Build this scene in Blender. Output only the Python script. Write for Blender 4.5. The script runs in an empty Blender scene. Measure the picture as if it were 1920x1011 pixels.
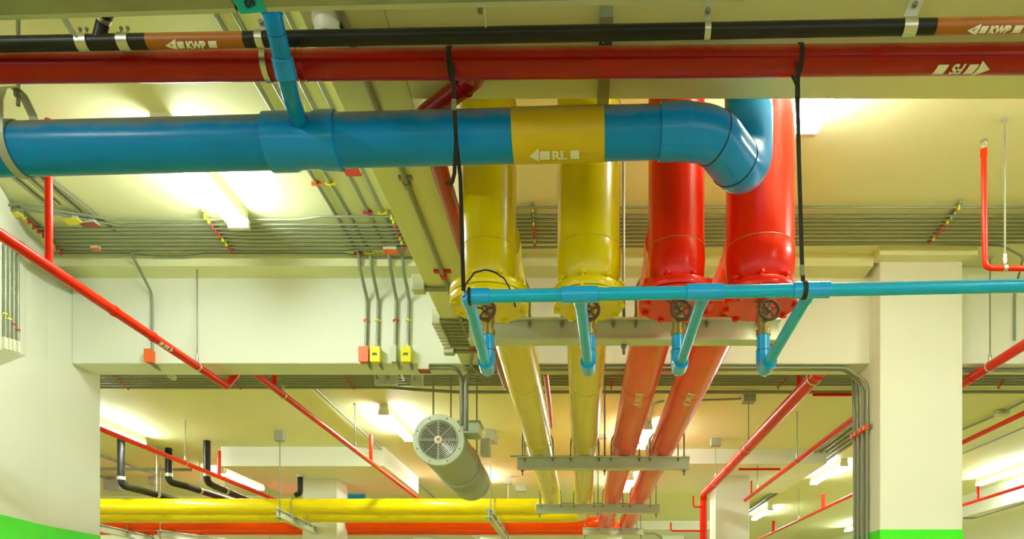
import bpy, bmesh, math, random
from mathutils import Vector as V, Matrix
random.seed(7)
SC = bpy.context.scene
COL = SC.collection
PI = math.pi
# ---------------------------------------------------------------- camera frame (level camera, rising lens)
F, CX, CY = 1430.0, 1090.0, 1170.0          # focal length and vanishing point in photo pixels
def P(px, py, Y): return V(((px-CX)/F*Y, Y, (CY-py)/F*Y))
def Q(px, py, z): return P(px, py, F*z/(CY-py))
CEIL, SOFF, FLOOR = 2.28, 1.66, -0.94        # heights above the lens
cam = bpy.data.cameras.new('camera'); co = bpy.data.objects.new('camera', cam); COL.objects.link(co)
cam.sensor_fit = 'HORIZONTAL'; cam.sensor_width = 36; cam.lens = F/1920*36
cam.shift_x = (960-CX)/1920; cam.shift_y = (CY-505.5)/1920
cam.clip_start = 0.05; cam.clip_end = 200
co.location = (0,0,0); co.rotation_euler = (PI/2,0,0)
SC.camera = co
# ---------------------------------------------------------------- materials
def mat(name, col, rough=.45, metal=0, noise=0.0, scale=6, bump=0, dust=None, dust_amt=.5, emit=None, spec=.5, coat=0, bscale=60):
    m = bpy.data.materials.new(name); m.use_nodes = True
    nt = m.node_tree; b = nt.nodes['Principled BSDF']
    b.inputs['Roughness'].default_value = rough; b.inputs['Metallic'].default_value = metal
    b.inputs['Specular IOR Level'].default_value = spec
    b.inputs['Coat Weight'].default_value = coat; b.inputs['Coat Roughness'].default_value = .12
    c4 = (*col, 1); b.inputs['Base Color'].default_value = c4
    tc = nt.nodes.new('ShaderNodeTexCoord')
    last = None
    if noise:
        n = nt.nodes.new('ShaderNodeTexNoise'); n.inputs['Scale'].default_value = scale; n.inputs['Detail'].default_value = 5
        nt.links.new(tc.outputs['Object'], n.inputs['Vector'])
        mx = nt.nodes.new('ShaderNodeMix'); mx.data_type = 'RGBA'
        mx.inputs['A'].default_value = (*[c*(1-noise) for c in col],1); mx.inputs['B'].default_value = (*[min(1,c*(1+noise)) for c in col],1)
        nt.links.new(n.outputs['Fac'], mx.inputs['Factor']); last = mx.outputs['Result']
    if dust:
        g = nt.nodes.new('ShaderNodeNewGeometry'); sx = nt.nodes.new('ShaderNodeSeparateXYZ'); nt.links.new(g.outputs['Normal'], sx.inputs[0])
        n = nt.nodes.new('ShaderNodeTexNoise'); n.inputs['Scale'].default_value = 11; n.inputs['Detail'].default_value = 9; n.inputs['Roughness'].default_value = .68
        nt.links.new(tc.outputs['Object'], n.inputs['Vector'])
        ad = nt.nodes.new('ShaderNodeMath'); ad.operation = 'MULTIPLY_ADD'; ad.inputs[1].default_value = .9
        nt.links.new(n.outputs['Fac'], ad.inputs[0]); nt.links.new(sx.outputs['Z'], ad.inputs[2])
        mr = nt.nodes.new('ShaderNodeMapRange'); mr.inputs[1].default_value = .55; mr.inputs[2].default_value = 1.2; mr.inputs[4].default_value = dust_amt
        nt.links.new(ad.outputs[0], mr.inputs[0])
        mx = nt.nodes.new('ShaderNodeMix'); mx.data_type = 'RGBA'
        if last: nt.links.new(last, mx.inputs['A'])
        else: mx.inputs['A'].default_value = c4
        mx.inputs['B'].default_value = (*dust,1); nt.links.new(mr.outputs[0], mx.inputs['Factor']); last = mx.outputs['Result']
    if last: nt.links.new(last, b.inputs['Base Color'])
    if bump:
        n = nt.nodes.new('ShaderNodeTexNoise'); n.inputs['Scale'].default_value = bscale; n.inputs['Detail'].default_value = 4
        nt.links.new(tc.outputs['Object'], n.inputs['Vector'])
        bp = nt.nodes.new('ShaderNodeBump'); bp.inputs['Strength'].default_value = bump; bp.inputs['Distance'].default_value = .01
        nt.links.new(n.outputs['Fac'], bp.inputs['Height']); nt.links.new(bp.outputs['Normal'], b.inputs['Normal'])
    if emit:
        b.inputs['Emission Color'].default_value = (*emit[:3],1); b.inputs['Emission Strength'].default_value = emit[3]
    return m
M = {}
M['wall'] = mat('cream_paint', (.84,.88,.75), .6, noise=.03, scale=1.2, bump=.05)
M['ceil'] = mat('cream_ceiling_paint', (.79,.83,.47), .65, noise=.04, scale=.9, bump=.05)
M['green'] = mat('bright_green_paint', (.05,.85,.0), .5)
M['floor'] = mat('yellow_bounce_floor', (.56,.49,.15), .5, noise=.1, scale=2)  # unseen floor, coloured yellow to bounce warm light onto ceiling and pipes
M['blue'] = mat('blue_pvc', (.0,.25,.64), .3, noise=.1, scale=5, dust=(.36,.34,.22), dust_amt=.85, coat=.08, spec=.22)
M['bluefit'] = mat('blue_pvc_fitting', (.0,.28,.72), .22, noise=.06, scale=5, dust=(.33,.33,.22), dust_amt=.55, coat=.2, spec=.3)
M['sky'] = mat('light_blue_pvc', (.0,.47,.82), .26, noise=.14, scale=18, dust=(.16,.36,.33), dust_amt=.5, coat=.12, spec=.35)
M['skyfit'] = mat('light_blue_pvc_fitting', (.0,.43,.95), .2, coat=.4)
M['yellow'] = mat('yellow_gloss_paint', (.82,.66,.0), .26, noise=.06, scale=6, bump=.05, coat=.22, spec=.35)
M['band'] = mat('ochre_yellow_paint', (.66,.47,.005), .4, noise=.12, scale=9, dust=(.5,.42,.12), dust_amt=.5)
M['red'] = mat('red_gloss_paint', (.82,.016,.0), .26, noise=.05, scale=6, bump=.05, coat=.15, spec=.25)
M['redor'] = mat('orange_red_gloss_paint', (.96,.075,.0), .22, noise=.05, scale=6, bump=.04, coat=.05, spec=.22)
M['fire'] = mat('dark_red_gloss_paint', (.35,.002,.0), .28, noise=.1, scale=7, bump=.08, dust=(.40,.22,.08), dust_amt=.6, coat=.2, spec=.3)
M['sprink'] = mat('sprinkler_red_paint', (.76,.017,.0), .3, noise=.08, scale=8, spec=.2)
M['black'] = mat('black_pvc', (.012,.012,.008), .4, noise=.3, scale=20, dust=(.12,.12,.07), dust_amt=.25, spec=.3)
M['brown'] = mat('brown_band_paint', (.36,.11,.004), .4, noise=.2, scale=14, dust=(.55,.35,.12), dust_amt=.5)
M['galv'] = mat('galvanised_steel', (.50,.53,.42), .38, .35, noise=.1, scale=12)
M['galvd'] = mat('galvanised_sheet', (.30,.33,.22), .5, .3, noise=.28, scale=9, bump=.1)
M['emt'] = mat('conduit_steel', (.27,.30,.20), .38, .25, noise=.08, scale=10)
M['steel'] = mat('zinc_plated_steel', (.62,.62,.5), .28, .8)
M['ibeam'] = mat('grey_painted_steel', (.60,.66,.48), .4, .05, noise=.1, scale=6)
M['rod'] = mat('threaded_rod_steel', (.24,.25,.17), .45, .3)
M['webbing'] = mat('black_webbing', (.012,.012,.008), .7, noise=.3, scale=60, bump=.2)
M['brass'] = mat('aged_brass', (.36,.28,.07), .4, .7, noise=.25, scale=30)
M['wheel'] = mat('rusty_iron', (.11,.05,.025), .5, .4, noise=.35, scale=40)
M['white'] = mat('white_stencil_paint', (.86,.85,.72), .6)
M['ink'] = mat('black_ink', (.015,.015,.015), .6)
M['teal'] = mat('teal_plastic_sheet', (.0,.42,.27), .45)
M['fan'] = mat('fan_casing_grey_green', (.30,.35,.23), .36, .2, noise=.08, scale=5)
M['fanring'] = mat('fan_rim_pale_grey', (.62,.72,.56), .4, .05)
M['dark'] = mat('dark_interior', (.012,.014,.016), .5)
M['wire'] = mat('pale_wire', (.75,.77,.62), .3, .3)
M['orange'] = mat('orange_paint', (.85,.13,.01), .45)
M['sticker'] = mat('orange_sticker', (.85,.26,.02), .45)
M['tagyel'] = mat('yellow_tag_paint', (.86,.80,.0), .45)
M['tagred'] = mat('red_tag_paint', (.62,.03,.012), .45)
M['boxgrey'] = mat('grey_box_enamel', (.62,.64,.5), .45)
M['redbox'] = mat('brown_red_box_paint', (.36,.07,.03), .5)
M['cream'] = mat('cream_plastic', (.80,.79,.60), .4)
M['plate'] = mat('grey_green_plate', (.42,.45,.34), .5, .2)
M['tube'] = mat('lit_fluorescent_tube', (1,1,1), .5, emit=(.94,1,.97,1.0))
TUBE = M['tube'].node_tree.nodes['Principled BSDF'].inputs['Emission Strength']
TUBE.default_value = 60
# ---------------------------------------------------------------- mesh builder
def frame(a):
    a = a.normalized(); h = V((0,0,1)) if abs(a.z) < .9 else V((1,0,0))
    u = a.cross(h).normalized(); return a, u, a.cross(u)
def fillet(pts, r, n=7):
    pts = [V(p) for p in pts]
    if r <= 0 or len(pts) < 3: return pts
    out = [pts[0]]
    for i in range(1, len(pts)-1):
        c = pts[i]; a = pts[i-1]-c; b = pts[i+1]-c
        th = PI - a.angle(b)
        if th < .03: out.append(c); continue
        d = min(r*math.tan(th/2), a.length*.48, b.length*.48)
        p0 = c + a.normalized()*d; p1 = c + b.normalized()*d; w = math.cos(th/2)
        for k in range(n+1):
            t = k/n; A=(1-t)**2; B=2*t*(1-t)*w; C=t*t
            out.append((p0*A + c*B + p1*C)/(A+B+C))
    out.append(pts[-1]); return out
class MB:
    def __init__(s): s.v=[]; s.f=[]
    def tube(s, pts, r, seg=14, fil=0, caps=True):
        pts = fillet(pts, fil); n = len(pts); b0 = len(s.v)
        rs = r if isinstance(r,(list,tuple)) else [r]*n
        t0 = (pts[1]-pts[0]).normalized(); _, u, _w = frame(t0)
        for i, p in enumerate(pts):
            if i == 0: t = t0
            elif i == n-1: t = (pts[-1]-pts[-2]).normalized()
            else: t = ((pts[i]-pts[i-1]).normalized()+(pts[i+1]-pts[i]).normalized()).normalized()
            u = (u - t*u.dot(t)).normalized(); w = t.cross(u)
            for k in range(seg):
                a = 2*PI*k/seg; s.v.append(p + (u*math.cos(a)+w*math.sin(a))*rs[i])
        for i in range(n-1):
            for k in range(seg):
                k2=(k+1)%seg; a=b0+i*seg
                s.f.append((a+k, a+k2, a+seg+k2, a+seg+k))
        if caps:
            s.f.append(tuple(b0+k for k in range(seg))[::-1]); s.f.append(tuple(b0+(n-1)*seg+k for k in range(seg)))
        return s
    def lathe(s, o, axis, prof, seg=40, caps=True):
        o = V(o); a,u,w = frame(V(axis)); b0=len(s.v); n=len(prof)
        for t,r in prof:
            for k in range(seg):
                g=2*PI*k/seg; s.v.append(o+a*t+(u*math.cos(g)+w*math.sin(g))*max(r,1e-4))
        for i in range(n-1):
            for k in range(seg):
                k2=(k+1)%seg; q=b0+i*seg
                s.f.append((q+k,q+k2,q+seg+k2,q+seg+k))
        if caps: s.f.append(tuple(b0+k for k in range(seg))[::-1]); s.f.append(tuple(b0+(n-1)*seg+k for k in range(seg)))
        return s
    def torus(s, o, axis, R, r, seg=32, ms=8, a0=0, a1=2*PI):
        o=V(o); a,u,w=frame(V(axis)); full=abs(a1-a0-2*PI)<1e-6
        n=seg if full else seg+1; b0=len(s.v)
        for i in range(n):
            g=a0+(a1-a0)*i/seg; d=u*math.cos(g)+w*math.sin(g)
            for k in range(ms):
                h=2*PI*k/ms; s.v.append(o+d*(R+r*math.cos(h))+a*(r*math.sin(h)))
        for i in range(seg):
            i2=(i+1)%n
            for k in range(ms):
                k2=(k+1)%ms; s.f.append((b0+i*ms+k,b0+i2*ms+k,b0+i2*ms+k2,b0+i*ms+k2))
        return s
    def box(s, c, size, ax=None):
        c=V(c); X,Y,Z = ax or (V((1,0,0)),V((0,1,0)),V((0,0,1))); b=len(s.v); h=[d/2 for d in size]
        for z in (-1,1):
            for y in (-1,1):
                for x in (-1,1): s.v.append(c+X*(x*h[0])+Y*(y*h[1])+Z*(z*h[2]))
        for q in ((0,2,3,1),(4,5,7,6),(0,1,5,4),(2,6,7,3),(0,4,6,2),(1,3,7,5)): s.f.append(tuple(b+i for i in q))
        return s
    def bb(s, lo, hi):
        lo=V(lo); hi=V(hi); return s.box((lo+hi)/2, hi-lo)
    def bar(s, p, q, w, t, up=(0,0,1)):
        p=V(p); q=V(q); Z=(q-p).normalized(); up=V(up)
        if abs(Z.dot(up))>.95: up=V((0,1,0))
        X=Z.cross(up).normalized(); Y=Z.cross(X); return s.box((p+q)/2,(w,t,(q-p).length),(X,Y,Z))
    def prism(s, bot, top):
        b=len(s.v); n=len(bot); s.v += [V(p) for p in bot]+[V(p) for p in top]
        s.f.append(tuple(b+i for i in range(n))[::-1]); s.f.append(tuple(b+n+i for i in range(n)))
        for i in range(n):
            j=(i+1)%n; s.f.append((b+i,b+j,b+n+j,b+n+i))
        return s
    def ribbon(s, pts, wdir, w, t):
        # flat strap of width w along wdir and thickness t
        pts=[V(p) for p in pts]; wd=V(wdir).normalized(); n=len(pts); b=len(s.v)
        for i,p in enumerate(pts):
            d=(pts[min(i+1,n-1)]-pts[max(i-1,0)]).normalized(); nn=d.cross(wd).normalized(); ww=nn.cross(d).normalized()
            for a,c in ((-1,-1),(1,-1),(1,1),(-1,1)): s.v.append(p+ww*(a*w/2)+nn*(c*t/2))
        for i in range(n-1):
            for k in range(4):
                k2=(k+1)%4; s.f.append((b+i*4+k,b+i*4+k2,b+i*4+4+k2,b+i*4+4+k))
        s.f.append((b+3,b+2,b+1,b)); e=b+(n-1)*4; s.f.append((e,e+1,e+2,e+3)); return s
    def build(s, name, m, parent=None, origin=None, smooth=True, bevel=0, recalc=True):
        if parent is not None: o0 = WL[parent.name]
        else: o0 = V(origin) if origin is not None else sum(s.v, V())/len(s.v)
        me=bpy.data.meshes.new(name); me.from_pydata([p-o0 for p in s.v],[],s.f)
        if recalc:
            bm=bmesh.new(); bm.from_mesh(me); bmesh.ops.recalc_face_normals(bm, faces=bm.faces); bm.to_mesh(me); bm.free()
        me.materials.append(M[m] if isinstance(m,str) else m)
        if smooth:
            me.polygons.foreach_set('use_smooth',[True]*len(me.polygons)); me.set_sharp_from_angle(angle=math.radians(38))
        o=bpy.data.objects.new(name,me); COL.objects.link(o); WL[o.name]=o0.copy()
        if parent is not None: o.parent=parent
        else: o.location=o0
        if bevel:
            b=o.modifiers.new('bevel','BEVEL'); b.width=bevel; b.segments=2; b.limit_method='ANGLE'
        return o
WL={}
def tag(o,label,cat,group=None,kind=None):
    o['label']=label; o['category']=cat
    if group: o['group']=group
    if kind: o['kind']=kind
    return o
def thing(name,label,cat,loc,group=None):
    o=bpy.data.objects.new(name,None); o.empty_display_size=.05; COL.objects.link(o); o.location=V(loc); WL[o.name]=V(loc)
    return tag(o,label,cat,group)
def struct(mb,name,m,label,cat,parent=None,bevel=0,smooth=False):
    o=mb.build(name,m,parent,smooth=smooth,bevel=bevel)
    if parent is None: tag(o,label,cat); o['kind']='structure'
    return o
ORD=['first','second','third','fourth','fifth','sixth','seventh','eighth','ninth','tenth','eleventh','twelfth']
# ---------------------------------------------------------------- writing wrapped on pipes
def text2d(body, h, bold=.0):
    c=bpy.data.curves.new('lettering','FONT'); c.body=body; c.size=h/.72; c.align_x='LEFT'; c.offset=bold
    o=bpy.data.objects.new('lettering',c); COL.objects.link(o); dg=bpy.context.evaluated_depsgraph_get(); dg.update()
    me=bpy.data.meshes.new_from_object(o.evaluated_get(dg)); bpy.data.objects.remove(o)
    bm=bmesh.new(); bm.from_mesh(me); bmesh.ops.triangulate(bm,faces=bm.faces)
    vs=[v.co.copy() for v in bm.verts]; bm.verts.index_update(); fs=[tuple(v.index for v in f.verts) for f in bm.faces]; bm.free(); bpy.data.meshes.remove(me)
    if vs:
        x0=min(v.x for v in vs); x1=max(v.x for v in vs)
        for v in vs: v.x-=x0
        return vs,fs,x1-x0
    return vs,fs,0
def marking(parent, layout, h, cpt, axis, n, r, m='white', shear=0.0, name='stencil_marking', lift=.0012):
    """layout: list of ('t',text) ('a',+1/-1,length) ('b',length) ('g',gap) laid out along axis, centred on cpt"""
    vs=[]; fs=[]; x=0
    def poly(pl):
        b=len(vs); vs.extend(V((p[0],p[1],0)) for p in pl)
        for i in range(1,len(pl)-1): fs.append((b,b+i,b+i+1))
    for it in layout:
        if it[0]=='t':
            tv,tf,w=text2d(it[1],h,.0014); b=len(vs)
            for v in tv: vs.append(V((v.x+x,v.y,0)))
            fs += [tuple(b+i for i in f) for f in tf]; x+=w
        elif it[0]=='b': poly([(x,0),(x+it[1],0),(x+it[1],h),(x,h)]); x+=it[1]
        elif it[0]=='g': x+=it[1]
        elif it[0]=='a':
            L=it[2]
            if it[1]<0: poly([(x,h/2),(x+L,-.3*h),(x+L,1.3*h)])
            else: poly([(x+L,h/2),(x,1.3*h),(x,-.3*h)])
            x+=L
    bm=bmesh.new(); bv=[bm.verts.new(v) for v in vs]; bm.verts.index_update()
    for f in fs:
        try: bm.faces.new([bv[i] for i in f])
        except ValueError: pass
    for _ in range(2):
        es=[e for e in bm.edges if e.calc_length()>h*.25]
        if es: bmesh.ops.subdivide_edges(bm,edges=es,cuts=2)
    bmesh.ops.triangulate(bm,faces=bm.faces); bm.verts.index_update()
    a=V(axis).normalized(); n=V(n).normalized(); n=(n-a*n.dot(a)).normalized(); t=n.cross(a); cpt=V(cpt)
    mb=MB()
    for v in bm.verts:
        u=v.co.x-x/2+shear*(v.co.y-h/2); y=v.co.y-h/2
        if r: ph=y/r; p=cpt+a*u+(n*math.cos(ph)+t*math.sin(ph))*(r+lift)
        else: p=cpt+a*u+t*y+n*lift
        mb.v.append(p)
    mb.f=[tuple(v.index for v in f.verts) for f in bm.faces]; bm.free()
    o=mb.build(name,m,parent,smooth=False,recalc=False); return o
def below(al): al=math.radians(al); return V((0,-math.cos(al),-math.sin(al)))
# ---------------------------------------------------------------- building shell
X0,X1,YB=-14.0,14.0,24.0
struct(MB().bb((X0,-8,FLOOR-.1),(X1,YB,FLOOR)),'floor','floor','smooth garage floor, unseen, tinted yellow for warm bounce light','floor')
struct(MB().bb((X0,-8,CEIL),(X1,YB,CEIL+.15)),'ceiling','ceil','flat cream painted concrete ceiling slab','ceiling')
struct(MB().bb((X0,YB,FLOOR),(X1,YB+.2,CEIL)),'wall_back','wall','far cream wall behind the parking bays','wall')
YB0,YB1=4.864,5.09
struct(MB().bb((-3.25,YB0,SOFF),(7.5,YB1,CEIL)),'ceiling_beam','wall','wide cream crossbeam running between the two columns','beam',bevel=.006)
struct(MB().bb((-.767,1.2,SOFF),(-.535,YB0,CEIL)),'ceiling_beam','ceil','narrow cream beam running lengthwise under the ceiling','beam',bevel=.005)
struct(MB().bb((-.535,1.75,SOFF),(7.5,2.415,CEIL)),'ceiling_beam','ceil','broad beam soffit just behind the dark red pipe','beam',bevel=.006)
struct(MB().bb((-3.25,4.70,2.205),(-.767,YB0,CEIL)),'trim_1','ceil','stepped ledge along the top of the crossbeam, beside the red boxes','trim')
struct(MB().bb((-.535,4.70,2.205),(1.80,YB0,CEIL)),'trim_2','ceil','stepped ledge along the top of the crossbeam, behind the big pipes','trim')
struct(MB().bb((1.80,4.60,2.225),(2.39,4.70,CEIL)),'trim_3','ceil','shallow ledge around the head of the square column','trim')
def column(x0,x1,y0,y1,label,zs=.58,ztop=CEIL):
    a=struct(MB().bb((x0,y0,FLOOR),(x1,y1,ztop)),'column','wall',label,'column',bevel=.006)
    e=.002
    if zs is not None:
        b=MB().bb((x0-e,y0-e,FLOOR),(x1+e,y1+e,zs)).build('painted_band','green',a,smooth=False); b['label']='bright green painted band at the foot'
    return a
column(1.837,2.345,4.69,5.17,'square cream column with grey conduits on its side and green base')
def poly_col(pl,z0,z1,name,m,label,cat,parent=None):
    return struct(MB().prism([V((x,y,z0)) for x,y in pl],[V((x,y,z1)) for x,y in pl]),name,m,label,cat,parent)
PL=[(-3.25,5.15),(-3.25,4.65),(-3.15,4.10),(-3.08,3.6),(-3.9,3.6),(-3.9,5.15)]
wl=poly_col(PL,FLOOR,CEIL,'wall_left','wall','cream wall end with a sloping edge and bright green base','wall')
PLo=[(x+.002,y+(.002 if y>5 else 0)) for x,y in PL]
gb=poly_col(PLo,FLOOR,.595,'painted_band','green','','',wl); gb['label']='bright green painted band at the foot'
# short bracket beam springing from the wall
B=P(50,667,4.41); C=P(0,686,4.143); A=P(0,655,3.95)
C2=C+(C-B)*1.2; A2=A+(A-B)*1.2
up=lambda p: V((p.x,p.y,CEIL))
struct(MB().prism([B,A,A2,C2],[up(B),up(A),up(A2),up(C2)]),'trim_4','wall','wedge of cream beam on the wall under a bank of conduits','trim')
def panel(x0,x1,y0,y1,z,cx,label):
    struct(MB().bb((x0,y0,z),(x1,y1,CEIL)),'ceiling_slab','wall',label[0],'drop panel')
    column(cx-.24,cx+.24,y0+.85,y0+1.33,label[1],zs=.58,ztop=z)
panel(-4.64,-2.54,9.82,11.9,2.03,-3.66,('cream drop panel above the far column behind the yellow pipes','far cream column standing behind the long yellow and red pipes'))
panel(1.02,3.2,9.95,12.2,2.09,2.14,('cream drop panel at the far column by the red downpipe','far cream column standing beside the red downpipe'))
panel(-4.64,-2.54,16.9,19.2,2.03,-3.66,('drop panel deep in the garage left of the fan','deepest cream column left of the fan below the red pipes'))
panel(1.02,3.2,16.9,19.2,2.09,2.14,('drop panel deep in the garage beyond the red downpipe','deepest cream column beyond the red downpipe'))
struct(MB().bb((6.8,4.9,1.9),(7.25,YB,CEIL)),'ceiling_beam','wall','lengthwise beam lit by tubes beyond the square column','beam')
struct(MB().bb((-14,13.6,1.95),(-5.2,14.0,CEIL)),'ceiling_beam','ceil','shaded crossbeam above the dark drain pipes','beam')
# ---------------------------------------------------------------- fluorescent battens (the garage's own lamps, then unseen ones added for fill)
def batten(x,y0,y1,label,z=CEIL,tubes=2,gap=.036):
    t=thing('fluorescent_light',label,'light',(x,(y0+y1)/2,z),'fluorescent lights')
    MB().bb((x-.045,y0,z-.075),(x+.045,y1,z)).build('housing','cream',t,smooth=False)
    for s in ((-gap,gap) if tubes==2 else (0,)):
        MB().tube([(x+s,y0+.03,z-.095),(x+s,y1-.03,z-.095)],.013,10).build('lamp_tube','tube',t)
    for y in (y0+.012,y1-.012): MB().bb((x-.055,y-.014,z-.112),(x+.055,y+.014,z-.06)).build('lamp_holder','cream',t,smooth=False)
    return t
batten(-1.88,3.4,4.2,'lit twin tube light below the big blue pipe beside the conduit rack')
batten(.985,2.44,3.40,'lit tube light glaring beside the broad red riser next to the strap',gap=.055)
batten(-5.35,8.0,9.3,'lit tube light beside the left wall above the thin red pipe')
batten(-5.2,11.0,12.4,'lit tube light just above the long yellow pipes near a black bracket')
batten(-2.05,7.9,9.1,'lit tube light glowing beside the fan rim')
batten(-1.6,11.2,12.2,'lit tube light glowing below the fan body')
batten(.74,8.5,9.5,'lit tube light between the two orange pipes above the second hanger')
batten(.74,11.5,12.6,'lit tube light between the two orange pipes below the second hanger')
batten(3.62,10.5,11.9,'lit twin tube light near the grey conduits left of the square column')
batten(3.62,14.6,16.0,'lit tube light further back left of the square column')
batten(6.25,10.3,12.0,'lit tube light right of the square column along the lengthwise beam')
batten(6.25,16.5,18.0,'deepest lit tube light left of the square column foot')
batten(-9.0,15.2,16.6,'lit tube light under the red pipes near the wall end')
batten(-3.0,20.2,21.6,'lit tube light under the red pipes left of the fan')
batten(1.5,20.2,21.6,'lit tube light under the lowest pipe hanger')
for i,(x,y) in enumerate([(-2.6,-.6),(2.6,-.8),(2.6,2.44),(-8.5,6.0),(8.8,8.0)]):  # unseen battens added as fill light around the visible bays
    batten(x,y,y+(1.25 if i!=2 else .7),'unseen fill tube light added on the garage ceiling '+['behind the camera on the left','behind the camera on the right','in the right hand bay','in the far left bay','in the far right bay'][i])
W=bpy.data.worlds.new('world'); SC.world=W; W.use_nodes=True
W.node_tree.nodes['Background'].inputs[0].default_value=(.97,1,.92,1); W.node_tree.nodes['Background'].inputs[1].default_value=.8
# ---------------------------------------------------------------- generic fittings
def line(p0,p1,t): return V(p0)+(V(p1)-V(p0))*t
def at_px(p0,p1,px):
    """point on line p0-p1 seen at photo column px"""
    k=(px-CX)/F; d=p1-p0; t=(k*p0.y-p0.x)/(d.x-k*d.y); return p0+d*t
def ring(mb,c,axis,r,w,t=.003,seg=32):
    return mb.lathe(V(c)-V(axis).normalized()*w/2,axis,[(0,r+.0004),(0,r+t),(w,r+t),(w,r+.0004),(0,r+.0004)],seg,False)
# ---------------------------------------------------------------- top: grey tray, teal sheet, vent pipe
t0=P(-700,58,1.75); t1=P(445,23,1.75); t2=P(500,21,1.75); t3=P(1396,1,1.75)
def tray(p,q,label):
    th=thing('cable_tray',label,'cable tray',p)
    dn=V((0,-.30,.0)); h=V((0,0,.09))
    MB().prism([p,q,q+dn,p+dn],[p+h,q+h,q+dn+h,p+dn+h]).build('tray_body','galvd',th,smooth=False)
    MB().prism([p+V((0,.001,-.001)),q+V((0,.001,-.001)),q+V((0,-.012,-.001)),p+V((0,-.012,-.001))],[p+V((0,.012,.012)),q+V((0,.012,.012)),q+V((0,-.012,.012)),p+V((0,-.012,.012))]).build('edge_lip','galv',th,smooth=False)
tray(t0,t1,'mottled grey-green sheet steel tray left of the teal sheet')
tray(t2,t3,'mottled grey-green sheet steel tray right of the teal sheet')
tl=thing('teal_sheet','bright teal plastic sheet with black letters hung between two grey trays','sheet',P(470,10,1.72))
c1=P(452,26.5,1.705); c2=P(500,22.5,1.705); c3=P(478,-26,1.705); c4=P(420,-26,1.705); q=V((0,.004,.004))
MB().prism([c1,c2,c3,c4],[c1+q,c2+q,c3+q,c4+q]).build('sheet_body','teal',tl,smooth=False)
ax=(c3-c2).normalized(); nn=(c2-c1).cross(c4-c1).normalized(); nn = nn if nn.y<0 else -nn
marking(tl,[('t','SV')],.021,P(466,1,1.704),ax,nn,0,'ink',lift=.002,name='black_lettering')
# vent pipe from the tray into the big blue pipe
BL0=P(-60,282.5,2.33); BL1=P(1262,247.5,2.33); BL0=BL0-(BL1-BL0)*.6
vp=thing('vent_pipe','upright narrow blue pipe dropping from the tray into the big blue pipe','pipe',P(508,28,1.90))
vend=at_px(BL0,BL1,575)+V((0,-.062,.02))
vpts=[P(500,-30,1.90),P(511,28,1.92),P(531,118,2.0),P(543,172,2.10),vend]
MB().tube(vpts,.024,28,fil=.15).build('pipe_body','blue',vp)
d=(vpts[1]-vpts[0]).normalized()
MB().lathe(vpts[1]-d*.05,d,[(0,.026),(.001,.0278),(.045,.0278),(.05,.024)],28).build('coupling','bluefit',vp)
d=(vpts[2]-vpts[1]).normalized()
MB().lathe(vpts[2]-d*.012,d,[(0,.0245),(.002,.028),(.045,.028),(.047,.024)],28).build('coupling','bluefit',vp)
MB().torus(line(vpts[1],vpts[2],.36),(vpts[2]-vpts[1]).normalized()+V((0,.25,0)),.0242,.0008,28,5).build('joint_line','ink',vp)
mb=MB(); d=(vpts[4]-vpts[3]).normalized(); mb.torus(vend-d*.012,d,.0245,.003,28,6); mb.build('glue_bead',mat('deep_blue_glue',(.0,.06,.55),.3),vp)
# ---------------------------------------------------------------- waste pipe (black and brown) with clamps
K0=P(-60,84,2.07); K1=P(1980,45.5,1.98); KR=.0188; K0,K1=K0-(K1-K0)*.1,K1+(K1-K0)*.5
k=thing('waste_pipe','slim black and brown waste pipe under the grey tray','pipe',line(K0,K1,.5))
segs=[(-300,278,'black'),(278,459,'brown'),(459,1753,'black'),(1753,2900,'brown')]
for a,b,m in segs:
    MB().tube([at_px(K0,K1,a),at_px(K0,K1,b)],KR,28).build('pipe_section' if m=='black' else 'brown_band',m,k)
kd=(K1-K0).normalized()
marking(k,[('a',-1,.03),('g',.003),('b',.018),('g',.006),('t','KWP'),('g',.008),('b',.022)],.017,at_px(K0,K1,361),kd,below(68),KR,shear=.2)
marking(k,[('a',-1,.03),('g',.003),('b',.018),('g',.006),('t','KWP'),('g',.008),('b',.022)],.017,at_px(K0,K1,1862),kd,below(66),KR,shear=.2)
# branch of the waste pipe
br=MB(); j=at_px(K0,K1,184); br.tube([j,j+V((.02,-.01,.05)),P(201,22,2.02)],.0165,24,fil=.03).build('branch','black',k)
mb=MB(); b0_=j+V((.02,-.01,.05)); b1_=P(201,22,2.02); p=line(b0_,b1_,.18); q=line(b0_,b1_,.68); mb.tube([p,q],.0185,24); mb.build('branch_collar','steel',k)
def kclamp(px,label,w=.026,strap=None):
    c=at_px(K0,K1,px); t=thing('pipe_clamp',label,'clamp',c+V((0,0,KR)),'steel clamps on the waste pipe')
    ring(MB(),c,kd,KR,w,.003,28).build('band','steel',t)
    if strap is not None:
        MB().bar(c+V((0,.0,KR)),c+V(strap),w*.95,.004,(0,1,0)).build('hanger_strap','galv',t,smooth=False)
        mid=line(c+V((0,0,KR)),c+V(strap),.35); mb=MB(); mb.lathe(mid+V((0,-.012,0)),(0,1,0),[(0,.004),(0,.007),(.005,.007),(.005,.0045),(.02,.0045)],6); mb.build('bolt','rod',t)
    else:
        for s in (-.3,.3):
            mb=MB(); o=c+kd*(s*w)+V((0,-.004,KR)); mb.tube([o,o+V((0,0,.017))],.0025,8); mb.lathe(o+V((0,0,.012)),(0,0,1),[(0,.0048),(.006,.0048)],6); mb.build('bolt','rod',t)
    return t
kclamp(158,'plain steel clamp just left of the black branch',.03)
kclamp(235,'plain steel clamp just right of the black branch',.03)
kclamp(489,'steel clamp and strap right against the blue vent pipe',.02,(.01,.0,.08))
kclamp(1326,'steel clamp on the long black stretch with a short upright strap',.016,(.002,0,.1))
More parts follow.
